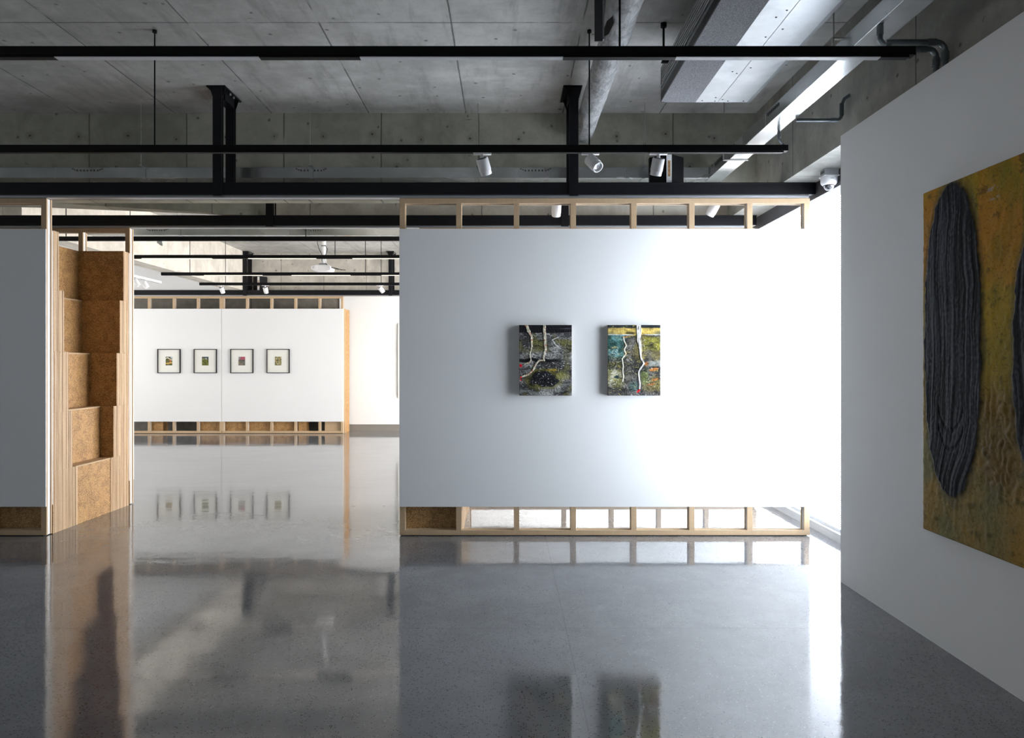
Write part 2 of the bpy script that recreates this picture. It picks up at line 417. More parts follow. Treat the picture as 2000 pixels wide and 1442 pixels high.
# wedge loudspeakers standing on the frames
def wedge(xc, yf, zt, w, d, label):
    T = thing('loudspeaker', label, 'loudspeaker', (xc, yf + d / 2, 3.21))
    a = .024 * w / .16
    MB().prism([(xc - a, yf + .004), (xc - w, yf + d), (xc - w, yf + d + .05), (xc + w, yf + d + .05), (xc + w, yf + d), (xc + a, yf + .004)], 3.21, zt).build('cabinet', 'black_matt', T, .003)
    box(xc - a, xc + a, yf, yf + .006, 3.212, zt - .004).build('front_strip', 'white_metal', T)
    s_ = MB().box(xc - a * .45, xc + a * .45, yf - .003, yf + .002, 3.30, 3.445); s_.build('slot', 'straw', T)
    return T
wedge(1.498, 6.30, 3.505, .16, .10, 'black wedge loudspeaker with a white front strip on the nearest steel beam')
wedge(-5.60, 15.38, 3.535, .15, .10, 'small black wedge loudspeaker on the farthest steel beam beside its post')

# ------------------------------------------------------------------ partitions
PT = .10
def partition(yf, x0, x1, studs, label, end_r=True, screws=False, front=True, xr=None):
    T = thing('partition_wall', label, 'partition wall', ((x0 + x1) / 2, yf + PT / 2, 0))
    H = 3.075; hw = .0245
    yA, yB = yf + .011, yf + .029; yC, yD = yf + .071, yf + .089
    box(x0, x1, yf, yA, .268, 2.795).build('front_panel', 'panel', T, .001)
    box(x0, x1, yD, yf + PT, .268, 2.795).build('rear_panel', 'panel', T, .001)
    zb = .008
    for (ya, yb) in ((yA, yB), (yC, yD)):
        box(x0, x1, ya, yb, zb, zb + .046).build('bottom_rail', 'timber', T, .001)
        box(x0, x1, ya, yb, H - .046, H).build('top_rail', 'timber', T, .001)
        for xs in studs:
            box(xs - hw, xs + hw, ya, yb, zb + .046, H - .046).build('stud', 'timber', T, .001)
    box(x0 + .006, x1 - .006, yB, yC, zb, zb + .036).build('metal_channel', 'alu', T)
    box(x0 + .006, x1 - .006, yB, yC, H - .038, H - .002).build('metal_channel', 'alu', T)
    for xs in studs:
        box(xs - hw + .006, xs + hw - .006, yB, yC, zb + .036, H - .038).build('metal_post', 'alu', T)
    g = MB().box(x0 + .03, x1 - .03, yf + .02, yf + .08, 0, zb); g.build('gap_shade_strip', 'black_matt', T)  # black strip stands in for the shaded gap under the bottom rails
    if screws:
        sm = None
        for xs in studs:
            for zz in (H - .018, H - .062, H - .25, .235, .078, .030):
                if sm is None:
                    sm = MB().cyl((xs, yA - .0015, zz), (xs, yA + .002, zz), .0042, 8).build('screw', 'rod', T); base = (xs, zz)
                else:
                    c = sm.copy(); COL.objects.link(c); c.parent = T; c.location = (xs - base[0], 0, zz - base[1])
    return T
partition(6.20, -.977, 2.758, [(p - 990) / 215. for p in (785.5, 896, 1009, 1120, 1238.5, 1352, 1465.5, 1577)],
          'white partition on timber studs behind the two colourful paintings, right of the opening', screws=True)
partition(6.20, -8.2, -4.19, [-4.2145, -4.73, -5.25, -5.77, -6.29, -6.81, -7.33, -7.85],
          'nearest white partition on timber studs at the left edge, left of the stepped strawboard', screws=True)
partition(7.57, -8.2, -4.19, [-4.2145, -4.735, -5.25, -5.77, -6.29, -6.81, -7.33, -7.85],
          'white partition on dark-looking studs just behind the stepped strawboard stack')
partition(7.57, -.977, 2.75, [(-.95) + .5283 * k for k in range(8)],
          'hidden rear white partition behind the wall of the two paintings, seen only through its bays')
s3 = F / 15.3
partition(15.27, -8.95, -6.389, [(p - 990) / s3 for p in (270 - 49 + 3, 291.5 - 21 + 21, 340, 387)] + [-6.41],
          'far white partition left half, carrying the left two framed pictures')
partition(15.27, -6.381, -3.665, [-6.36] + [(p - 990) / s3 for p in (483, 530.5, 577.5, 624.5)] + [-3.69],
          'far white partition right half, carrying the right two framed pictures')

# ------------------------------------------------------------------ strawboard stacks
def boards(y0, y1, xa, xb, z0, z1, th=.0185, jit=.0012):
    m = MB(); y = y0; n = max(1, round((y1 - y0) / th)); t_ = (y1 - y0) / n
    for i in range(n):
        j = random.uniform(-jit, jit); m.box(xa, xb + j, y + .0012, y + t_ - .0012, z0, z1 + random.uniform(-.002, .001)); y += t_
    return m
XF = -4.19
T = thing('strawboard_stack', 'tall stack of brown strawboard sheets with stepped square recesses, beside the left partition', 'strawboard stack', (-4.5, 6.9, 0))
zs = [(0.0, .574), (.574, 1.116), (1.116, 1.682), (1.682, 2.255), (2.255, 2.80)]
yl = [6.665, 6.586, 6.525, 6.457, 6.383]; yr = [7.216, 7.27, 7.33, 7.388, 7.457]; xr_ = [-4.194, -4.33, -4.48, -4.60, -4.68]
for k in range(5):
    z0, z1 = zs[k]
    boards(6.304, yl[k], -4.95, XF, z0, z1).build('front_boards', 'edge', T)
    boards(yr[k] + .004, 7.565, -4.95, XF, z0, z1).build('rear_boards', 'edge', T)
    box(-4.95, xr_[k], yl[k] - .0005, yr[k], z0, z1 - (.014 if k < 4 else 0)).build('recess_board', 'straw', T, .001)
    box(-4.95, XF - .001, yr[k] - .0005, yr[k] + .004, z0, z1).build('recess_side', 'straw', T)
    if k < 4: box(-4.95, xr_[k] + .001, yl[k], yr[k], z1 - .014, z1).build('ledge', 'timber', T)
box(-4.95, XF, 6.3005, 6.304, 0, 2.80).build('face_board', 'straw', T)
T = thing('strawboard_stack', 'strawboard stack behind the first timber bay at the foot of the paintings wall', 'strawboard stack', (-.7, 6.9, 0))
boards(6.306, 7.565, -.977, -.41, 0, 2.80).build('stacked_boards', 'edge', T)
box(-.977, -.412, 6.3005, 6.306, 0, 2.8).build('face_board', 'straw', T)
# far ones
T = thing('strawboard_block', 'pale strawboard end piece closing the far partition on its right', 'strawboard stack', (-3.85, 15.6, 0))
box(-4.1, -3.645, 15.375, 15.80, 0, 2.80).build('end_block', 'straw', T, .002)
box(-4.1, -3.640, 15.371, 15.375, 0, 2.80).build('edge_board', 'timber', T)
box(-3.647, -3.640, 15.375, 15.385, 0, 2.80).build('edge_strip', 'timber', T)
T = thing('strawboard_block', 'wide strawboard block seen through the bottom bays of the far partition', 'strawboard stack', (-5.85, 15.6, 0))
box(-6.90, -4.78, 15.385, 15.60, 0, 2.75).build('block', 'straw', T, .002)
box(-6.90, -4.78, 15.60, 15.63, 0, 2.75).build('backing_board', 'timber', T, .002)
for xa, xb, lb in ((-8.05, -7.75, 'narrow strawboard block behind the left bottom bays of the far partition'),
                   (-4.70, -4.52, 'narrow strawboard block behind the right bottom bays of the far partition')):
    tag(boards(15.385, 15.6, xa, xb, 0, 2.7).build('strawboard_block', 'straw'), lb, 'strawboard stack')

# ------------------------------------------------------------------ lighting tracks
def track(yf, x0, x1, leds, hangers, label, lit=False, strip=True, xe=None):
    T = thing('lighting_track', label, 'lighting track', ((x0 + x1) / 2, yf + .025, 3.16))
    box(x0, x1, yf, yf + .05, 3.166, 3.21).build('housing', 'black_matt', T, .001)
    # lower channel with the lamp inserts
    box(x0, (xe or x1), yf + .006, yf + .044, 3.159, 3.166).build('channel', 'black_matt', T)
    xs = x0
    for a, b in leds:
        if a - xs > .01: box(xs, a - .001, yf + .007, yf + .043, 3.155, 3.159).build('cover', 'black_matt', T)
        box(a, b, yf + .007, yf + .043, 3.155, 3.159).build('light_insert', 'led_on' if lit else 'led_off', T); xs = b + .001
    box(xs, (xe or x1), yf + .007, yf + .043, 3.155, 3.159).build('cover', 'black_matt', T)
    for hx in hangers:
        MB().cyl((hx, yf + .025, 3.21), (hx, yf + .025, ZC), .0055, 8).cyl((hx, yf + .025, ZC - .02), (hx, yf + .025, ZC), .016, 10).build('hanger_rod', 'black_matt', T)
    return T
k1 = 3.52 / F
track(3.52, -5.2, 2.11, [((-494 - 0) * k1 - 1.61 - .0, (-494) * k1 - .58), ((104 - 990) * k1, (504 - 990) * k1), ((702 - 990) * k1, (1100 - 990) * k1), ((1322 - 990) * k1, (1722 - 990) * k1)][1:],
      (.586, -2.65), 'nearest black ceiling track with unlit linear lamps across the top of the picture', xe=2.08)
track(5.11, -6.2, 2.108, [], (.62, -2.65), 'black ceiling track carrying three white spotlights in the front room', xe=2.075)
track(6.56, -2.9, 2.3, [], (-2.655, .605), 'black track behind the nearest steel beam, holding two half hidden white spotlights')
track(8.80, -6.22, 2.3, [], (-5.7, -2.60, .6), 'black track right behind the opening, below the far metal duct')
kb = 10.3 / F
track(10.30, -6.22, 2.3, [((276 - 990) * kb, (413 - 990) * kb), ((484 - 990) * kb, (617 - 990) * kb), ((688 - 990) * kb, (825 - 990) * kb), (.2, 1.26)],
      (-5.7, -2.60, .6), 'black track with lit linear lamps level with the projector mount', lit=True)
kc = 12.27 / F
track(12.27, -6.22, 2.3, [((398 - 990) * kc, (512 - 990) * kc), ((569 - 990) * kc, (684 - 990) * kc), ((745 - 990) * kc, (860 - 990) * kc), (.2, 1.26)],
      (-5.71, -2.55, .6), 'black track with lit linear lamps just below the projector', lit=True)
track(13.82, -6.23, 2.3, [], (-5.71, -2.55, .6), 'farthest black track, carrying three small white spotlights')

def spot(x, y, aim, label, zt=3.155, name='spotlight', scale=1.0, plate=True):
    T = thing(name, label, 'spotlight', (x, y, zt))
    r = .046 * scale; L = .125 * scale; a = Vector(aim).normalized()
    if plate: box(x - .067, x + .067, y - .017, y + .017, zt - .012, zt).build('adapter', 'white_metal', T, .002)
    piv = Vector((x, y, zt - .04))
    MB().cyl((x, y, zt - .012), piv, .013).build('stem', 'white_metal', T)
    o = piv - a * .012 * scale + Vector((0, 0, -.012))
    MB().lathe([(.0, 0), (0, r * .93), (.004, r), (L * .74, r), (L * .755, r * .93), (L * .97, r * .93), (L, r * .90), (L, r * .78), (L * .80, r * .66), (L * .78, 0)], o, a).build('head', 'white_metal', T)
    MB().lathe([(-.001, 0), (-.001, r * .80), (.0005, r * .82), (.001, 0)], o, a).build('vent_disc', 'vent_dark', T)
    MB().lathe([(L * .80, r * .55), (L * .86, r * .52), (L * .86, r * .36), (L * .82, r * .2), (L * .82, 0)], o, a).build('lens', 'rail', T)
    return T
k2 = 5.135 / F
spot((942 - 990) * k2, 5.135, (.27, .45, -.85), 'white spotlight leftmost of the three on the front room track, tilted to the right', scale=1.0)
spot((1153 - 990) * k2, 5.135, (.48, -.62, -.72), 'white spotlight turned towards the viewer, lens visible, beside the steel post')
spot((1286 - 990) * k2, 5.135, (-.10, .42, -.9), 'white spotlight rightmost on the front room track, pointing down in front of the loudspeaker')
spot((1087 - 990) * 6.585 / F, 6.585, (.0, .5, -.85), 'white spotlight half hidden behind the top timber bays, left of the post')
spot((1397 - 990) * 6.585 / F, 6.585, (-.35, .5, -.8), 'white spotlight half hidden behind the top timber bays near the window')
kd = 13.845 / F
spot((432 - 990) * kd, 13.845, (.15, .5, -.85), 'small far white spotlight at the left end of the farthest track')
spot((518 - 990) * kd, 13.845, (.05, .5, -.87), 'small far white spotlight beside the small black loudspeaker')
spot((742 - 990) * kd, 13.845, (.55, .4, -.75), 'small far white spotlight beside the far right steel post')
# white track under the plastered ceiling on the far left
T = thing('white_lighting_track', 'short white lighting track under the white ceiling on the far left', 'lighting track', (-6.9, 12.0, 3.18))
box(-6.92, -6.88, 10.2, 13.6, 3.165, 3.21).build('housing', 'white_metal', T, .002)
box(-6.912, -6.888, 10.25, 13.55, 3.158, 3.165).build('channel', 'rail', T)
spot(-6.90, 12.98, (.45, .1, -.75), 'white spotlight hanging from the short white track, right one of the pair', zt=3.158)
spot(-6.90, 12.68, (.45, .1, -.75), 'white spotlight on the short white track, left one of the pair, partly cut off', zt=3.158)

# ------------------------------------------------------------------ galvanised ducts
def vents_x(parent, xc, yf, zc):
    m = MB()
    for i in range(7):
        x = xc + (i - 3) * .033
        m.prism([(x - .009, zc - .009), (x + .009, zc - .009), (x + .003, zc + .008), (x - .003, zc + .008)], yf - .004, yf + .001, axis=1)
    for sx in (-1, 1):
        m.box(xc + sx * .142 - .008, xc + sx * .142 + .008, yf - .004, yf, zc + .010, zc + .018)
        m.box(xc + sx * .122 - .006, xc + sx * .122 + .006, yf - .004, yf, zc, zc + .010)
    m.build('vent_slots', 'vent_dark', parent)
def duct_hanger_x(parent, x, y, zt, zb, dep):
    MB().cyl((x, y - .06, zt), (x, y - .06, ZC), .0045, 8).build('hanger_rod', 'rod', parent)
    MB().box(x - .014, x + .014, y - .006, y, zb, zt + .01).box(x - .014, x + .014, y - .072, y, zt, zt + .008).box(x - .014, x + .014, y, y + dep, zb - .005, zb).build('strap', 'galv', parent)
DT, DB = 3.481, 3.377
T = thing('metal_duct', 'galvanised flat duct crossing the front room before the concrete beam', 'duct', (-2, 6.7, DB))
box(-6.1, 1.965, 6.646, 6.80, DB, DT).build('duct_body', 'galv', T, .003)
for px in (-46, 171, 608, 1046): vents_x(T, (px - 990) * 6.646 / F, 6.646, 3.452)
for x in (-5.15, -3.53, -1.90, -.28, 1.33): duct_hanger_x(T, x, 6.644, DT, DB, .156)
for x in (-4.4, -2.82, 1.15): box(x, x + .003, 6.6445, 6.647, DB, DT).build('seam', 'rod', T)
T = thing('metal_duct', 'galvanised flat duct running along the window side beam above the large painting wall', 'duct', (2.05, 3.0, DB))
box(1.97, 2.126, -2.9, 6.80, DB, DT).build('duct_body', 'galv', T, .003)
for yc in (5.05, 6.35, 2.2):
    m = MB()
    for i in range(7): m.box(1.966, 1.971, yc + (i - 3) * .033 - .008, yc + (i - 3) * .033 + .008, 3.44, 3.462)
    m.build('vent_slots', 'vent_dark', T)
    MB().box(1.9655, 1.970, yc + .14, yc + .144, DB, DT).build('seam', 'rod', T)
for yc in (6.05, 4.02, 2.2):
    MB().cyl((1.925, yc, DT - .004), (1.925, yc, ZC), .0045, 8).build('hanger_rod', 'rod', T)
    MB().box(1.915, 2.14, yc - .012, yc + .012, DB - .006, DB).box(1.915, 1.921, yc - .012, yc + .012, DB - .006, DT + .008).box(1.915, 2.0, yc - .012, yc + .012, DT, DT + .008).build('strap', 'rod', T)
T = thing('metal_duct', 'far galvanised flat duct seen through the opening just under the second steel beam', 'duct', (-2, 9.7, DB))
box(-5.88, 2.48, 9.60, 9.75, DB, DT).build('duct_body', 'galv', T, .003)
for px in (307, 612): vents_x(T, (px - 990) * 9.6 / F, 9.6, 3.445)
for x in (-4.6, -2.8, -.9, 1.0): duct_hanger_x(T, x, 9.598, DT, DB, .152)

# conduits
def arc(c, r, a0, a1, ax1, ax2, n=7):
    c = Vector(c); ax1 = Vector(ax1); ax2 = Vector(ax2)
    return [c + ax1 * (r * math.cos(a0 + (a1 - a0) * i / n)) + ax2 * (r * math.sin(a0 + (a1 - a0) * i / n)) for i in range(n + 1)]
def conduit(pts, r, label, collars=()):
    T = thing('conduit_pipe', label, 'pipe', pts[0])
    MB().tube(pts, r, 14).build('pipe', 'conduit', T)
    for c, d in collars:
        c = Vector(c); d = Vector(d).normalized(); MB().cyl(c - d * .022, c + d * .022, r * 1.28, 14).build('collar', 'conduit', T)
    return T
h2 = math.pi / 2
Xp = 2.462; zp = 3.362
pts = [(2.126, 5.02, zp), (2.20, 5.02, zp), (Xp - .04, 5.02, zp)] + arc((Xp - .04, 5.02, zp + .04), .04, -h2, 0, (1, 0, 0), (0, 0, 1)) + [(Xp, 5.02, zp + .11), (Xp + .01, 5.0, zp + .15), (2.499, 4.97, zp + .165)]
conduit(pts, .0125, 'thin conduit from the duct into the side beam, bent upwards, above the dome camera', [((Xp - .06, 5.02, zp), (1, 0, 0)), ((Xp, 5.02, zp + .055), (0, 0, 1)), ((Xp, 5.02, zp + .10), (0, 0, 1))])
for yy, lb in ((3.835, 'upper of two dark conduits bending down behind the large painting wall'), (3.915, 'lower of two dark conduits bending down behind the large painting wall')):
    r0 = .016
    pts = [(2.126, yy, 3.377 - .0), (2.2, yy, 3.377), (Xp - .05, yy, 3.377)] + arc((Xp - .05, yy, 3.327), .05, h2, 0, (1, 0, 0), (0, 0, 1)) + [(Xp, yy, 3.26), (Xp, yy, 3.215)]
    conduit(pts, r0, lb, [((Xp - .075, yy, 3.377), (1, 0, 0)), ((Xp, yy, 3.30), (0, 0, 1))])
conduit([(1.993, 3.645, DB), (1.993, 3.645, 3.30), (1.993, 3.60, 3.25), (1.993, 3.56, 3.23)], .014, 'short dark conduit feeding the nearest track from the duct', [((1.993, 3.645, 3.35), (0, 0, 1))])
conduit([(2.108, 5.288, DB), (2.108, 5.288, 3.30), (2.09, 5.20, 3.25), (2.085, 5.15, 3.22)], .010, 'short thin conduit feeding the spotlight track from the duct', [((2.108, 5.288, 3.345), (0, 0, 1))])

# ------------------------------------------------------------------ air handling unit
T = thing('air_handling_unit', 'large ceiling air handling unit with louvred side and pale zinc underside', 'air conditioner', (1.53, 4.2, 3.592))
xl, xr2, y0, y1, zb, zt = 1.19, 1.874, 2.2, 5.28, 3.592, 3.855
MB().box(xl + .03, xr2, y0, y1, zb + .012, zt).build('casing', 'galv', T, .002)
box(xl, 1.456, y0, y1, zb, zb + .012).build('foam_underside', 'foam', T)
box(1.457, 1.6265, y0, y1 - .003, zb - .001, zb + .012).build('access_panel', 'zinc', T, .001)
box(1.6295, xr2, y0, y1 - .003, zb - .001, zb + .012).build('access_panel', 'zinc', T, .001)
box(1.86, xr2 + .006, y0, y1, zb - .003, zb + .03).build('edge_trim', 'rail', T)
box(xl, xl + .03, y0, y1, zb + .012, zb + .07).build('side_skirt', 'black', T)
MB().cyl((xl + .014, y0, zb + .088), (xl + .014, y1 - .01, zb + .088), .018, 16).build('side_roll', 'conduit', T)
lv = MB()
for i in range(6):
    zz = zb + .118 + i * .025; lv.prism([(xl, zz), (xl + .008, zz + .002), (xl + .008, zz + .009), (xl, zz + .007)], y0, y1 - .002, axis=1)
lv.build('louvre', 'white_metal', T)
box(xl, xl + .03, y1 - .012, y1, zb, zt).build('end_plate', 'rail', T)
box(xl + .009, xl + .029, y0, y1 - .012, zb + .1, zt - .006).build('louvre_backing', 'black_matt', T)
box(xl, xl + .03, y0, y1, zt - .006, zt).build('top_lip', 'rail', T)
bolts = MB()
for xx, yy in ((1.50, 5.24), (1.585, 5.18), (1.65, 5.22), (1.60, 5.25), (1.60, 4.75), (1.665, 4.66), (1.56, 4.72), (1.60, 4.22), (1.57, 3.98), (1.665, 4.12), (1.60, 3.9), (1.82, 5.25), (1.70, 5.25)):
    bolts.cyl((xx, yy, zb - .003), (xx, yy, zb + .001), .006, 8)
bolts.build('rivets', 'vent_dark', T)
MB().cyl((1.155, 5.03, 3.80), (1.155, 5.03, ZC), .008, 10).cyl((1.155, 5.03, ZC - .03), (1.155, 5.03, ZC), .022, 10).box(1.14, 1.20, 5.015, 5.045, 3.79, 3.80).build('hanger_rod', 'black_matt', T)
MB().cyl((1.88, 3.55, 3.80), (1.88, 3.55, ZC), .006, 10).build('hanger_rod', 'rod', T)
MB().cyl((1.88, 5.1, 3.80), (1.88, 5.1, ZC), .005, 10).build('hanger_rod', 'rod', T)

# ------------------------------------------------------------------ insulated round pipe with torn wrap and bracket
T = thing('insulated_pipe', 'grey wrapped round pipe under the ceiling with torn insulation', 'pipe', (.756, 4.0, 3.77))
prof = []; y = 1.5
xs_, zs_ = .758, 3.872
m = MB(); seg = 48; rings = []
ys = [1.5 + i * .04 for i in range(134)] + [6.86]
for y in ys:
    ring = []
    for i in range(seg):
        a = 2 * math.pi * i / seg
        r = .104 + .004 * noise.noise(Vector((math.cos(a) * 2, y * 3, math.sin(a) * 2))) + .003 * noise.noise(Vector((math.cos(a) * 6, y * 9, math.sin(a) * 6)))
        if abs(y - 4.78) < .07: r += .006
        if y > 4.9: r -= .004
        ring.append(len(m.v)); m.v.append((xs_ + r * math.cos(a), y, zs_ + r * math.sin(a)))
    rings.append(ring)
for a_, b_ in zip(rings, rings[1:]):
    for i in range(seg):
        j = (i + 1) % seg; m.f.append([a_[i], a_[j], b_[j], b_[i]]); m.smooth.append(True)
m.build('wrapped_pipe', 'wrap', T)
tear = MB(); tp = []
for i, (da, dy) in enumerate(((0, 0), (.25, -.05), (.5, -.13), (.62, -.30), (.42, -.36), (.12, -.24))):
    a = math.radians(200) + da; tp.append((xs_ + .114 * math.cos(a), 4.72 + dy, zs_ + .114 * math.sin(a)))
n0 = len(tear.v); tear.v += tp; tear.v += [(xs_ + (p[0] - xs_) * .93, p[1], zs_ + (p[2] - zs_) * .93) for p in tp]
tear.f += [[0, 1, 2, 3, 4, 5], [11, 10, 9, 8, 7, 6]] + [[i, (i + 1) % 6, 6 + (i + 1) % 6, 6 + i] for i in range(6)]; tear.smooth += [False] * 8
tear.build('torn_opening', 'black_matt', T)
MB().tube([(.648, 4.66, 3.80), (.640, 4.62, 3.87), (.652, 4.6, 3.95), (.66, 4.6, 4.05)], .010, 8).build('loose_strap', 'wrap', T)
T = thing('steel_bracket', 'dark flat steel bracket hanging from the ceiling beside the torn round pipe', 'bracket', (.6, 4.4, 3.65))
MB().box(.565, .622, 4.40, 4.408, 3.65, ZC).build('plate', 'dark_band', T)
MB().box(.617, .623, 4.37, 4.41, 3.65, ZC).build('flange', 'rail', T)
MB().box(.53, .645, 4.35, 4.45, ZC - .008, ZC).build('foot', 'black', T)

# ------------------------------------------------------------------ dome camera
T = thing('dome_camera', 'white dome security camera on a grey box under the concrete soffit', 'camera', (2.72, 5.77, 3.05))
box(2.665, 2.782, 5.72, 5.81, 3.152, ZB).build('junction_box', 'rail', T, .002)
sl = MB()
for i in range(3): sl.box(2.6625, 2.666, 5.735 + i * .024, 5.747 + i * .024, 3.17, 3.195)
sl.build('slot', 'vent_dark', T)
box(2.660, 2.787, 5.713, 5.82, 3.148, 3.153).build('mounting_plate', 'white_metal', T)
cx, cy = 2.722, 5.77
MB().lathe([(0, 0), (0, .063), (.006, .066), (.048, .066), (.062, .058), (.072, .046), (.072, 0)], (cx, cy, 3.148), (0, 0, -1), 40).build('housing', 'white_metal', T)
MB().lathe([(0, .042), (.012, .041), (.026, .034), (.036, .022), (.041, 0)], (cx, cy, 3.076), (0, 0, -1), 32).build('dome', 'glass', T)
MB().lathe([(0, .044), (.004, .045), (.007, .041)], (cx, cy, 3.077), (0, 0, -1), 32).build('dome_ring', 'black_matt', T)
MB().cyl((cx - .012, cy - .03, 3.062), (cx - .003, cy + .01, 3.074), .014).build('lens', 'black_matt', T)
box(cx - .016, cx + .014, 5.7035, 5.706, 3.118, 3.124).build('logo_plate', 'rail', T)

# ------------------------------------------------------------------ projector
T = thing('ceiling_projector', 'white projector hanging from a white pole in the far room', 'projector', (-3.49, 13.0, 3.32))
MB().cyl((-3.49, 13.0, 3.47), (-3.49, 13.0, ZC), .042, 24).build('pole', 'white_metal', T)
MB().cyl((-3.49, 13.0, 3.80), (-3.49, 13.0, 3.815), .0435, 24).build('cable_tie', 'black_matt', T)
box(-3.56, -3.42, 12.93, 13.07, 3.43, 3.475).build('mount_bracket', 'rail', T, .004)
MB().prism([(-3.69, 3.345), (-3.62, 3.318), (-3.38, 3.318), (-3.32, 3.335), (-3.32, 3.40), (-3.36, 3.43), (-3.60, 3.43), (-3.69, 3.41)], 12.85, 13.15, axis=1).build('body', 'white_metal', T, .008)
MB().cyl((-3.60, 12.835, 3.375), (-3.60, 12.86, 3.375), .03, 20).build('lens', 'white_metal', T)
box(-3.6925, -3.686, 12.9, 13.1, 3.36, 3.40).build('vent', 'vent_dark', T)
for k, (dx, pts) in enumerate(((0, [(-3.52, 12.95, 4.05), (-3.585, 12.93, 3.95), (-3.59, 12.93, 3.85), (-3.55, 12.93, 3.72), (-3.51, 12.93, 3.66), (-3.50, 12.92, 3.5)]),
                 (1, [(-3.45, 12.95, 3.82), (-3.40, 12.93, 3.74), (-3.42, 12.93, 3.66), (-3.45, 12.93, 3.6), (-3.44, 12.92, 3.48), (-3.36, 12.88, 3.40)]),
                 (2, [(-3.42, 12.9, 3.44), (-3.34, 12.9, 3.40), (-3.22, 12.9, 3.37), (-3.12, 12.9, 3.335)]),
                 (3, [(-3.32, 12.9, 3.38), (-3.24, 12.9, 3.36), (-3.14, 12.9, 3.345), (-3.05, 12.9, 3.335)]))):
    MB().tube(pts, .006, 6).build('cable', 'black_matt', T)

# ------------------------------------------------------------------ paintings
def n3(x, y, z=0., s=1.0): return noise.noise(Vector((x * s, y * s, z)))
def fbm(x, y, z, s, o=4):
    v = 0; a = .5
    for i in range(o): v += a * noise.noise(Vector((x * s, y * s, z + i * 7.3))); s *= 2.1; a *= .55
    return v
def lerp(a, b, t_): return tuple(x + (y - x) * t_ for x, y in zip(a, b))
def sm(a, b, v):
    t_ = max(0., min(1., (v - a) / (b - a))); return t_ * t_ * (3 - 2 * t_)
def seg_d(px, py, pts, ar):
    best = 9; bt = 0
    for i in range(len(pts) - 1):
        ax, ay = pts[i]; bx, by = pts[i + 1]; ay *= ar; by *= ar
        dx, dy = bx - ax, by - ay; t_ = max(0, min(1, ((px - ax) * dx + (py * ar - ay) * dy) / (dx * dx + dy * dy + 1e-9)))
        d = math.hypot(px - ax - t_ * dx, py * ar - ay - t_ * dy)
        if d < best: best = d; bt = (i + t_) / (len(pts) - 1)
    return best, bt

def canvas(nu, nv, W, H, fn, org, du, dv, dn, name, mat, parent):
    """grid of nu x nv, u along du, v downwards along dv, relief along dn"""
    org, du, dv, dn = map(Vector, (org, du, dv, dn)); o = Vector(parent['_o'])
    vs = []; cols = []
    for j in range(nv + 1):
        for i in range(nu + 1):
            u, v = i / nu, j / nv
            c, h = fn(u, v)
            h = max(h, -.004) + .006
            if i in (0, nu) or j in (0, nv): h = 0
            vs.append(org + du * (u * W) + dv * (v * H) + dn * h - o); cols.append((max(0, c[0]), max(0, c[1]), max(0, c[2]), 1))
    fs = [(j * (nu + 1) + i, j * (nu + 1) + i + 1, (j + 1) * (nu + 1) + i + 1, (j + 1) * (nu + 1) + i) for j in range(nv) for i in range(nu)]
    me = bpy.data.meshes.new(name); me.from_pydata(vs, [], fs)
    at = me.color_attributes.new('paint', 'FLOAT_COLOR', 'POINT'); at.data.foreach_set('color', [x for c in cols for x in c])
    me.polygons.foreach_set('use_smooth', [True] * len(fs)); me.materials.append(mat)
    me.flip_normals() if (me.polygons[0].normal.dot(dn) < 0) else None
    me.update(); ob = bpy.data.objects.new(name, me); COL.objects.link(ob); ob.parent = parent; ob['_o'] = tuple(o)
    return ob

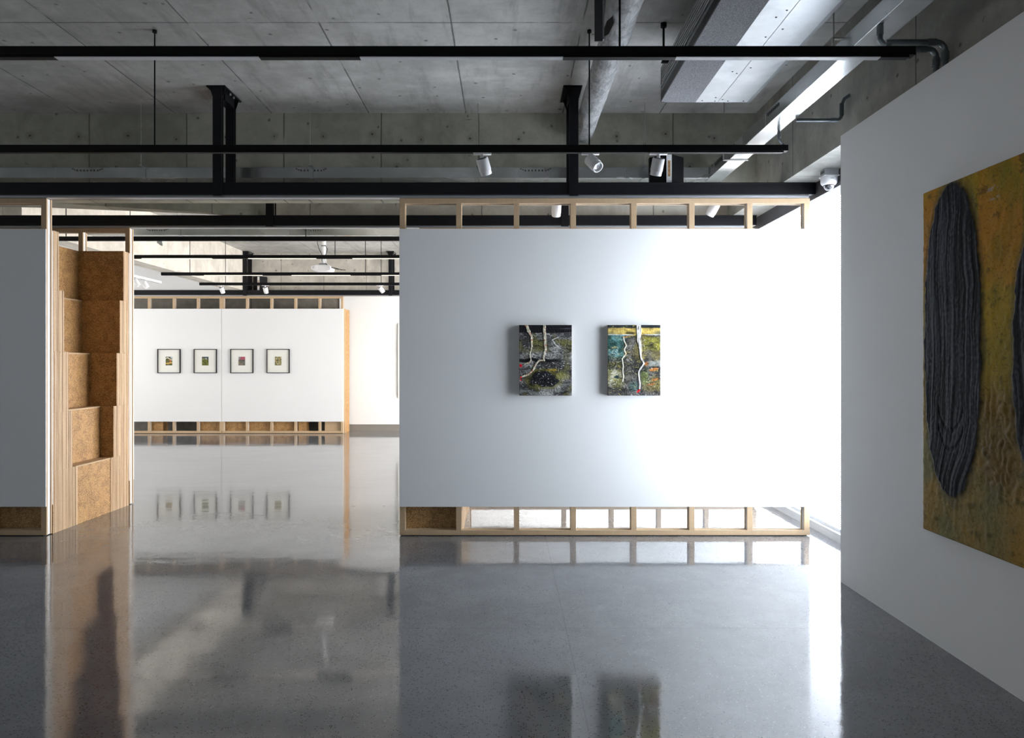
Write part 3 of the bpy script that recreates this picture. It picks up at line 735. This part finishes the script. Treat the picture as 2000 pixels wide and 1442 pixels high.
AR = .637 / .475
def grey_painting(u, v):
    wu = u + .035 * n3(u, v, 7, 11); wv2 = v + .03 * n3(u, v, 8, 11)
    g = .5 + 1.1 * fbm(u, v * AR, 1, 3.0); sp = fbm(wu * .75, wv2 * AR * 1.25, 5, 40, 4); sp2 = n3(u, v * AR, 9, 60)
    c = lerp((.055, .055, .06), (.36, .36, .35), sm(.25, .8, g)); c = lerp(c, (.70, .70, .68), sm(.10, .34, sp + .3 * n3(u, v * AR, 11, 5)) * .7); c = lerp(c, (.01, .01, .012), sm(.06, .28, -sp) * .8)
    h = .003 * sp + .002 * sp2
    wv = .02 * n3(u, v, 3, 6)
    vv = v + wv
    ol = sm(.19, .23, vv) * (1 - sm(.36, .42, vv)) * sm(-.25, .25, n3(u, v, 12, 4) + .1) * .8; c = lerp(c, (.10, .095, .012), ol)
    c = lerp(c, (.16, .155, .04), .5 * sm(.1, .4, n3(u, v, 15, 5)))
    b = (1 - sm(.015, .03, abs(vv - .50))) * (1 - .6 * sm(.6, 1, u)); c = lerp(c, (.006, .006, .008), b)
    bd = math.hypot((u - .47) / .30, (v - .77) / .115) + .25 * n3(u, v, 2, 7)
    c = lerp(c, (.13, .12, .01), (1 - sm(1.0, 1.45, bd)) * .75); k = 1 - sm(.8, 1.05, bd); c = lerp(c, (.008, .009, .014), k); c = lerp(c, (.5, .5, .5), k * sm(.22, .34, sp)); h += .004 * k
    mu = .65 + .7 * sm(-.35, .35, fbm(wu * .5, wv2 * AR * 2.2, 57, 6, 3)); c = tuple(q * mu for q in c)
    c = lerp(c, (.012, .012, .013), .75 * sm(.14, .32, fbm(wu * .45, wv2 * AR * 2, 58, 8, 3)) * sm(.14, .2, v))
    od = math.hypot((u - .63) / .10, (v - .635) / .018); c = lerp(c, (.55, .36, .02), .7 * (1 - sm(.5, 1.2, od + .5 * n3(u, v, 4, 20))))
    ov = math.hypot((u - .83) / .15, (v - .72) / .06); c = lerp(c, (.34, .33, .10), .6 * (1 - sm(.6, 1.2, ov + .4 * n3(u, v, 6, 12))))
    tb = 1 - sm(.105, .125, v + .01 * n3(u, v, 3, 5)); st = n3(u * .25, v * 6, 8, 5)
    c = lerp(c, lerp((.008, .008, .012), (.10, .10, .12), sm(.1, .5, st)), tb)
    bt = sm(.90, .93, vv) * .6; c = lerp(c, (.26, .28, .28), bt * sm(-.2, .4, n3(u, v * 3, 9, 6)))
    d, t_ = seg_d(u, v, [(.75, .17), (.63, .21), (.68, .27), (.78, .335)], AR); c = lerp(c, (.75, .75, .74), 1 - sm(.004, .009, d))
    for pts, w0, w1 in (([(.14, .0), (.18, .09), (.23, .16), (.24, .3), (.20, .42), (.225, .5), (.19, .53), (.10, .555)], .035, .012), ([(.475, 0), (.48, .12), (.49, .25), (.50, .36), (.455, .46), (.475, .5), (.38, .50), (.31, .56), (.26, .64), (.17, .70), (.02, .74)], .030, .017)):
        d, t_ = seg_d(u, v, pts, AR); w_ = w0 + (w1 - w0) * min(1, t_ * 2.2); w_ *= 1 + .5 * n3(u, v, 20, 30)
        k = 1 - sm(w_ * .75, w_ * 1.05, d); cc = lerp((.55, .50, .36), (.80, .78, .68), sm(-.2, .3, n3(u, v, 21, 45)))
        cc = lerp(cc, (.50, .10, .02), sm(.15, .4, n3(u, v, 25, 30)) * .8); c = lerp(c, cc, k); h += .005 * k
    for rx, ry, rr in ((.03, .575, .035), (.03, .74, .022), (.03, .775, .02)):
        d = math.hypot(u - rx, (v - ry) * AR) + .012 * n3(u, v, 30, 40); c = lerp(c, (.75, .01, .02), 1 - sm(rr * .7, rr, d))
    return c, h
def teal_painting(u, v):
    wu = u + .035 * n3(u, v, 7, 11); wv2 = v + .03 * n3(u, v, 8, 11)
    g = .5 + fbm(u, v * AR, 31, 3.2); sp = fbm(wu, wv2 * AR, 35, 38, 4); wv = .03 * n3(u, v, 33, 5); vv = v + wv; uu = u + .05 * n3(u, v, 34, 4)
    c = lerp((.035, .035, .03), (.16, .155, .14), sm(.3, .8, g))
    c = lerp(c, (.24, .20, .05), sm(.0, .4, n3(u, v, 36, 4)) * .6)
    te = (1 - sm(.26, .36, uu)) * sm(.12, .15, vv) * (1 - sm(.44, .52, vv)); c = lerp(c, lerp((.02, .09, .08), (.12, .28, .28), sm(-.2, .3, n3(u, v, 37, 9) + .5 * (uu - .2))), te)
    cr = (1 - sm(.25, .33, uu)) * sm(.60, .66, vv) * (1 - sm(.82, .9, vv)); c = lerp(c, lerp((.24, .23, .08), (.45, .44, .33), sm(-.2, .4, n3(u, v, 38, 8))), cr)
    c = lerp(c, (.10, .10, .03), (1 - sm(.25, .32, uu)) * sm(.5, .54, vv) * (1 - sm(.58, .62, vv)) * .8)
    ol = sm(.62, .70, uu) * sm(.15, .2, vv) * (1 - sm(.30, .38, vv)); c = lerp(c, (.26, .25, .03), ol * .85)
    gr = sm(.72, .8, uu) * sm(.49, .53, vv) * (1 - sm(.56, .6, vv)); c = lerp(c, (.36, .37, .34), gr)
    for ox, oy, a, b in ((.88, .63, .09, .022), (.90, .77, .10, .018), (.82, .84, .10, .016), (.73, .55, .05, .03), (.33, .17, .06, .012)):
        d = math.hypot((u - ox) / a, (v - oy + .15 * (u - ox)) / b) + .5 * n3(u, v, 40 + oy, 14); c = lerp(c, (.55, .20, .03), .8 * (1 - sm(.6, 1.1, d)))
    gn = math.hypot((u - .70) / .10, (v - .74) / .10); c = lerp(c, (.12, .17, .03), .8 * (1 - sm(.5, 1.2, gn + .3 * n3(u, v, 42, 9))))
    bl = math.hypot((u - .5) / .10, (v - .88) / .10); c = lerp(c, (.10, .20, .20), .7 * (1 - sm(.5, 1.3, bl + .3 * n3(u, v, 43, 9))))
    c = lerp(c, (.09, .085, .085), sm(.91, .95, v) * .8)
    c = lerp(c, (.60, .60, .56), sm(.14, .40, sp + .3 * n3(u, v * AR, 53, 4)) * .5); c = lerp(c, (.008, .008, .01), sm(.08, .3, -sp) * .75)
    ye = sm(.035, .055, v + wv * .3) * (1 - sm(.125, .15, vv)); c = lerp(c, lerp((.28, .24, .10), (.62, .46, .12), sm(-.3, .4, n3(u * .5, v * 4, 44, 5) + .6 * sm(.4, .1, abs(u - .6)))), ye)
    tb = 1 - sm(.03, .045, v); c = lerp(c, (.02, .028, .03), tb)
    c = lerp(c, (.02, .022, .008), .85 * (1 - sm(.6, 1.1, math.hypot((u - .42) / .13, (v - .115) / .022) + .4 * n3(u, v, 45, 12))))
    d = abs(v - .138 + .004 * n3(u, 0, 46, 9)); c = lerp(c, (.62, .66, .66), (1 - sm(.003, .009, d)) * (sm(.3, .22, abs(u - .22)) + sm(.25, .15, abs(u - .9))))
    mu = .62 + .75 * sm(-.35, .35, fbm(wu * .8, wv2 * AR * 1.8, 54, 7, 3)); c = tuple(q * mu for q in c)
    c = lerp(c, (.012, .013, .012), .8 * sm(.16, .34, fbm(wu * .6, wv2 * AR * 1.6, 55, 9, 3)) * sm(.14, .2, v))
    c = lerp(c, (.55, .47, .12), .6 * sm(.22, .36, fbm(wu * .8, wv2 * AR * 2, 56, 14, 3)))
    d = math.hypot((u - .17) / .05, (v - .735) / .025) + .4 * n3(u, v, 47, 14); c = lerp(c, (.02, .05, .05), 1 - sm(.7, 1., d))
    h = .003 * sp
    d, t_ = seg_d(u, v, [(.29, .17), (.31, .23), (.35, .29), (.31, .35), (.34, .41), (.27, .48), (.29, .58), (.28, .66), (.30, .72), (.28, .80)], AR)
    k = 1 - sm(.009, .014, d * (1 + .4 * n3(u, v, 48, 30))); c = lerp(c, lerp((.75, .73, .62), (.62, .35, .05), sm(.1, .4, n3(u, v, 49, 16))), k); h += .003 * k
    pts = [(.58, -.02), (.59, .10), (.585, .22), (.61, .30), (.62, .42), (.64, .49), (.685, .545), (.62, .61), (.585, .66), (.59, .76), (.605, .83), (.60, .90)]
    d, t_ = seg_d(u, v, pts, AR); w_ = .052 - .034 * sm(.0, .45, t_); k = 1 - sm(w_ * .8, w_, d * (1 + .15 * n3(u, v, 50, 30)))
    stv = n3(u * 5, v, 51, 12); c = lerp(c, lerp((.30, .29, .27), (.86, .85, .83), sm(-.35, .0, stv)), k); h += k * (.006 + .003 * stv)
    d = math.hypot((u - .58) / .035, (v - .935 + .5 * (u - .58)) / .020) + .3 * n3(u, v, 52, 20); c = lerp(c, (.80, .01, .02), 1 - sm(.8, 1, d))
    return c, h
def wall_painting(px0, fn, name, label, lw):
    yf = 6.155; x0 = (px0 - 990) * yf / F; W = .475; z1 = 1.918; H = .637
    T = thing(name, label, 'painting', (x0 + W / 2, 6.18, z1 - H))
    box(x0, x0 + W, yf + .001, 6.199, z1 - H, z1).build('stretcher_canvas', 'canvas_side', T)
    canvas(300, 402, W, H, fn, (x0, yf + .001, z1), (1, 0, 0), (0, 0, -1), (0, -1, 0), 'painted_surface', M['paint'], T)
wall_painting(1014, grey_painting, 'abstract_painting', 'grey and black abstract painting with two cream drips on the white partition', 0)
wall_painting(1187, teal_painting, 'abstract_painting', 'teal and ochre abstract painting with a white crooked line, right one of the pair', 0)

# large painting on the right wall: u runs from its far end towards the viewer
BW, BH = 1.98, 1.90
def big_painting(u, v):
    x = u * BW; z = v * BH                       # metres from far edge, metres from top
    e = fbm(x, z, 61, 1.6); f_ = fbm(x, z, 65, 14, 4); g = fbm(x * 2.2, z * .5, 66, 3.0)
    c = lerp((.26, .20, .015), (.56, .35, .015), sm(-.25, .3, e)); c = lerp(c, (.12, .13, .03), sm(.02, .4, g) * .8)
    c = lerp(c, (.62, .25, .015), sm(.0, .35, fbm(x, z * .7, 70, 2.3) + .12 - .25 * abs(z - .3) + (.16 if .45 < x < .75 and z < .6 else 0)) * .75)
    lowk = sm(1.0, 1.45, z); c = lerp(c, lerp((.19, .18, .09), (.36, .22, .07), sm(-.15, .3, fbm(x, z, 72, 3))), lowk * .75)
    c = lerp(c, (.46, .24, .03), sm(1.45, 1.85, z) * sm(.5, .75, x) * .7)
    h = .0045 * f_ + .003 * e
    rid = max(0, n3(x * 1.0, z * .45, 75, 30)); h += .004 * rid
    cl = (1 - sm(.08, .17, abs(x - .60 + .03 * n3(0, z, 76, 3)))) * sm(.95, 1.2, z) * (1 - sm(1.5, 1.62, z)); rr = n3(x, z * .7, 77, 26); h += cl * (.012 * abs(rr) + .006 * n3(x, z, 78, 12)); c = lerp(c, (.20, .12, .045), cl * .7)
    cr = abs(n3(x, z, 79, 34)); c = lerp(c, (.02, .018, .006), (1 - sm(.0, .06, cr)) * .55)
    c = lerp(c, (.05, .05, .012), sm(.15, .4, f_) * .55)
    for cx, hw, zt_, zb_ in ((.252, .232, .0, 1.675), (.98, .29, .235, 1.60), (1.66, .24, .1, 1.7)):
        zc = (zt_ + zb_) / 2; hh = (zb_ - zt_) / 2
        q = (abs((x - cx) / hw) ** 2.0 + abs((z - zc) / hh) ** 2.9)
        q += .10 * n3(x, z, 80, 9) + .05 * n3(x, z, 81, 30)
        k = 1 - sm(.93, 1.03, q); k2 = 1 - sm(1.0, 1.3, q)
        c = lerp(c, (.06, .062, .045), k2 * .55)
        if k > 0:
            bend = (x - cx) / hw * (1 + .35 * sm(.45, 1, (z - zc) / hh)) + (.55 * sm(.3, 1.0, (z - zc) / hh) ** 2)
            bend += .12 * n3(x, z, 91, 3.5) + .04 * n3(x, z, 92, 10)
            gr = noise.noise(Vector((bend * 7, z * 1.1, 83 + cx))); gr2 = noise.noise(Vector((bend * 19, z * 3.5, 85 + cx))); gr3 = n3(x, z, 88, 55)
            cc = lerp((.005, .006, .010), (.030, .034, .050), sm(-.35, .6, gr + .4 * gr2 + .8 * n3(x, z, 89, 4) + .5 * gr3))
            cc = lerp(cc, (.075, .08, .095), sm(.3, .6, gr2 + .4 * gr3) * .4)
            cc = lerp(cc, (.004, .004, .006), sm(.22, .5, -gr2 - .3 * gr) * .9)
            c = lerp(c, cc, k)
            h = h * (1 - k) + k * (.008 + .004 * gr + .0022 * gr2 + .0012 * gr3 + .0022 * fbm(x, z, 93, 14))
            for lz in (1.40, 1.30, 1.52):
                dd = abs(math.hypot((x - cx) * 2.2, (z - lz + .25)) - .27) if z > lz - .25 else 9
                if dd < .012 and lz != 1.52 and abs(x - cx) < .1: h -= .003; c = lerp(c, (.004, .004, .005), .3)
    sx = (1 - sm(.0, .10, abs(x - .55))) * (1 - sm(0, .02, abs(z - .12 + .1 * (x - .5)) )) + (1 - sm(.0, .08, abs(x - .57))) * (1 - sm(0, .012, abs(z - .17 + .1 * (x - .5))))
    if sx > .5 and n3(x, z, 90, 50) > 0: c = lerp(c, (.45, .42, .36), .6)
    return c, h
T = thing('large_abstract_painting', 'huge yellow ochre painting with dark upright ovals on the right wall', 'painting', (2.38, 2.9, .635))
box(2.362, 2.399, 3.865 - BW, 3.865, .635, .635 + BH).build('stretcher_canvas', 'canvas_side', T)
canvas(440, 420, BW, BH, big_painting, (2.362, 3.865, .635 + BH), (0, -1, 0), (0, 0, -1), (-1, 0, 0), 'painted_surface', M['paint'], T)

T = thing('pale_canvas', 'pale canvas on the far wall, only its left edge showing beside the front partition', 'painting', (-2.0, 15.87, .77))
box(-2.536, -1.45, 15.866, 15.899, .77, 2.50).build('stretcher', 'canvas_side', T)
box(-2.532, -1.454, 15.860, 15.866, .774, 2.496).build('canvas_face', 'mat_board', T)
T = thing('pipe_clamp', 'small metal clamp fixed high on the pale concrete beam in the far room', 'bracket', (-5.88, 11.6, 3.58))
box(-5.899, -5.89, 11.5, 11.66, 3.60, 3.66).build('base_plate', 'galv', T)
MB().tube([(-5.89, 11.54, 3.64), (-5.86, 11.54, 3.64), (-5.84, 11.56, 3.60), (-5.86, 11.6, 3.575), (-5.89, 11.62, 3.60)], .009, 8).build('hook', 'conduit', T)

# ------------------------------------------------------------------ four small framed pictures
def small(seed):
    def fn(u, v):
        a = fbm(u, v, seed, 5, 4); b = fbm(u, v * 2.5, seed + 9, 3, 3)
        if seed == 100:
            c = lerp((.03, .045, .02), (.22, .20, .07), sm(-.2, .3, a)); c = lerp(c, (.75, .74, .66), 1 - sm(.03, .07, abs(v - .25 + .12 * math.sin(u * 5)))); c = lerp(c, (.50, .16, .05), (1 - sm(.1, .2, math.hypot(u - .7, v - .45))) * .8)
            c = lerp(c, (.62, .42, .12), (1 - sm(.05, .1, abs(v - .78 + .1 * u)))); c = lerp(c, (.4, .5, .55), (1 - sm(.12, .2, math.hypot(u - .9, v - .05))))
        elif seed == 120:
            c = lerp((.07, .08, .02), (.20, .22, .05), sm(-.2, .3, a)); c = lerp(c, (.08, .10, .10), 1 - sm(.28, .36, v)); c = lerp(c, (.42, .40, .12), (1 - sm(.02, .05, abs(v - .26))) * (1 - sm(.5, .7, u))); c = lerp(c, (.7, .72, .75), 1 - sm(.05, .1, math.hypot(u - .65, v - .23)))
        elif seed == 140:
            c = lerp((.10, .11, .09), (.26, .22, .18), sm(-.2, .3, b)); c = lerp(c, (.40, .10, .14), (1 - sm(.32, .38, v)) * sm(.3, .42, u + .6 * v)); c = lerp(c, (.32, .32, .34), (1 - sm(.32, .38, v)) * (1 - sm(.3, .42, u + .6 * v)))
            c = lerp(c, (.05, .06, .05), (1 - sm(.02, .05, abs(v - .42)))); c = lerp(c, (.5, .35, .10), sm(.12, .3, a) * sm(.6, .7, v))
        else:
            c = lerp((.05, .055, .02), (.45, .40, .18), sm(-.18, .25, fbm(u, v, seed, 9, 3))); c = lerp(c, (.75, .74, .6), sm(.12, .3, fbm(u, v, seed + 3, 8, 3))); c = lerp(c, (.50, .20, .05), sm(.15, .3, fbm(u, v, seed + 7, 7, 2)) * .8)
        return c, .0005 * a
    return fn
ks = 15.235 / F
lab = ('framed landscape sketch with a pale band and ochre foot, leftmost of the row of four', 'framed small dark green landscape, second from the left in the row of four',
       'framed small picture with a dull red upper corner, third from the left', 'framed small speckled yellow and white picture, rightmost of the row of four')
for i, (px, seed) in enumerate(((307, 100), (378, 120), (449.5, 140), (520.5, 160))):
    x0 = (px - 990) * ks; W = 44.6 * ks; z1 = EYE + 28 * ks; H = 47 * ks; x1 = x0 + W; z0 = z1 - H; fw = .013; yf = 15.235
    T = thing('framed_picture', lab[i], 'framed picture', ((x0 + x1) / 2, 15.25, z0), 'framed pictures on the far partition')
    MB().box(x0, x0 + fw, yf, 15.269, z0, z1).box(x1 - fw, x1, yf, 15.269, z0, z1).box(x0 + fw, x1 - fw, yf, 15.269, z0, z0 + fw).box(x0 + fw, x1 - fw, yf, 15.269, z1 - fw, z1).build('frame', 'black_matt', T)
    box(x0 + fw, x1 - fw, 15.258, 15.268, z0 + fw, z1 - fw).build('mount', 'mat_board', T)
    pw, ph = 13 * ks, 17 * ks; xc = (x0 + x1) / 2 - .003; zc = (z0 + z1) / 2
    canvas(26, 34, pw, ph, small(seed), (xc - pw / 2, 15.2578, zc + ph / 2), (1, 0, 0), (0, 0, -1), (0, -1, 0), 'picture', M['paint'], T)

# tidy helper properties
for o in bpy.data.objects:
    if '_o' in o: del o['_o']
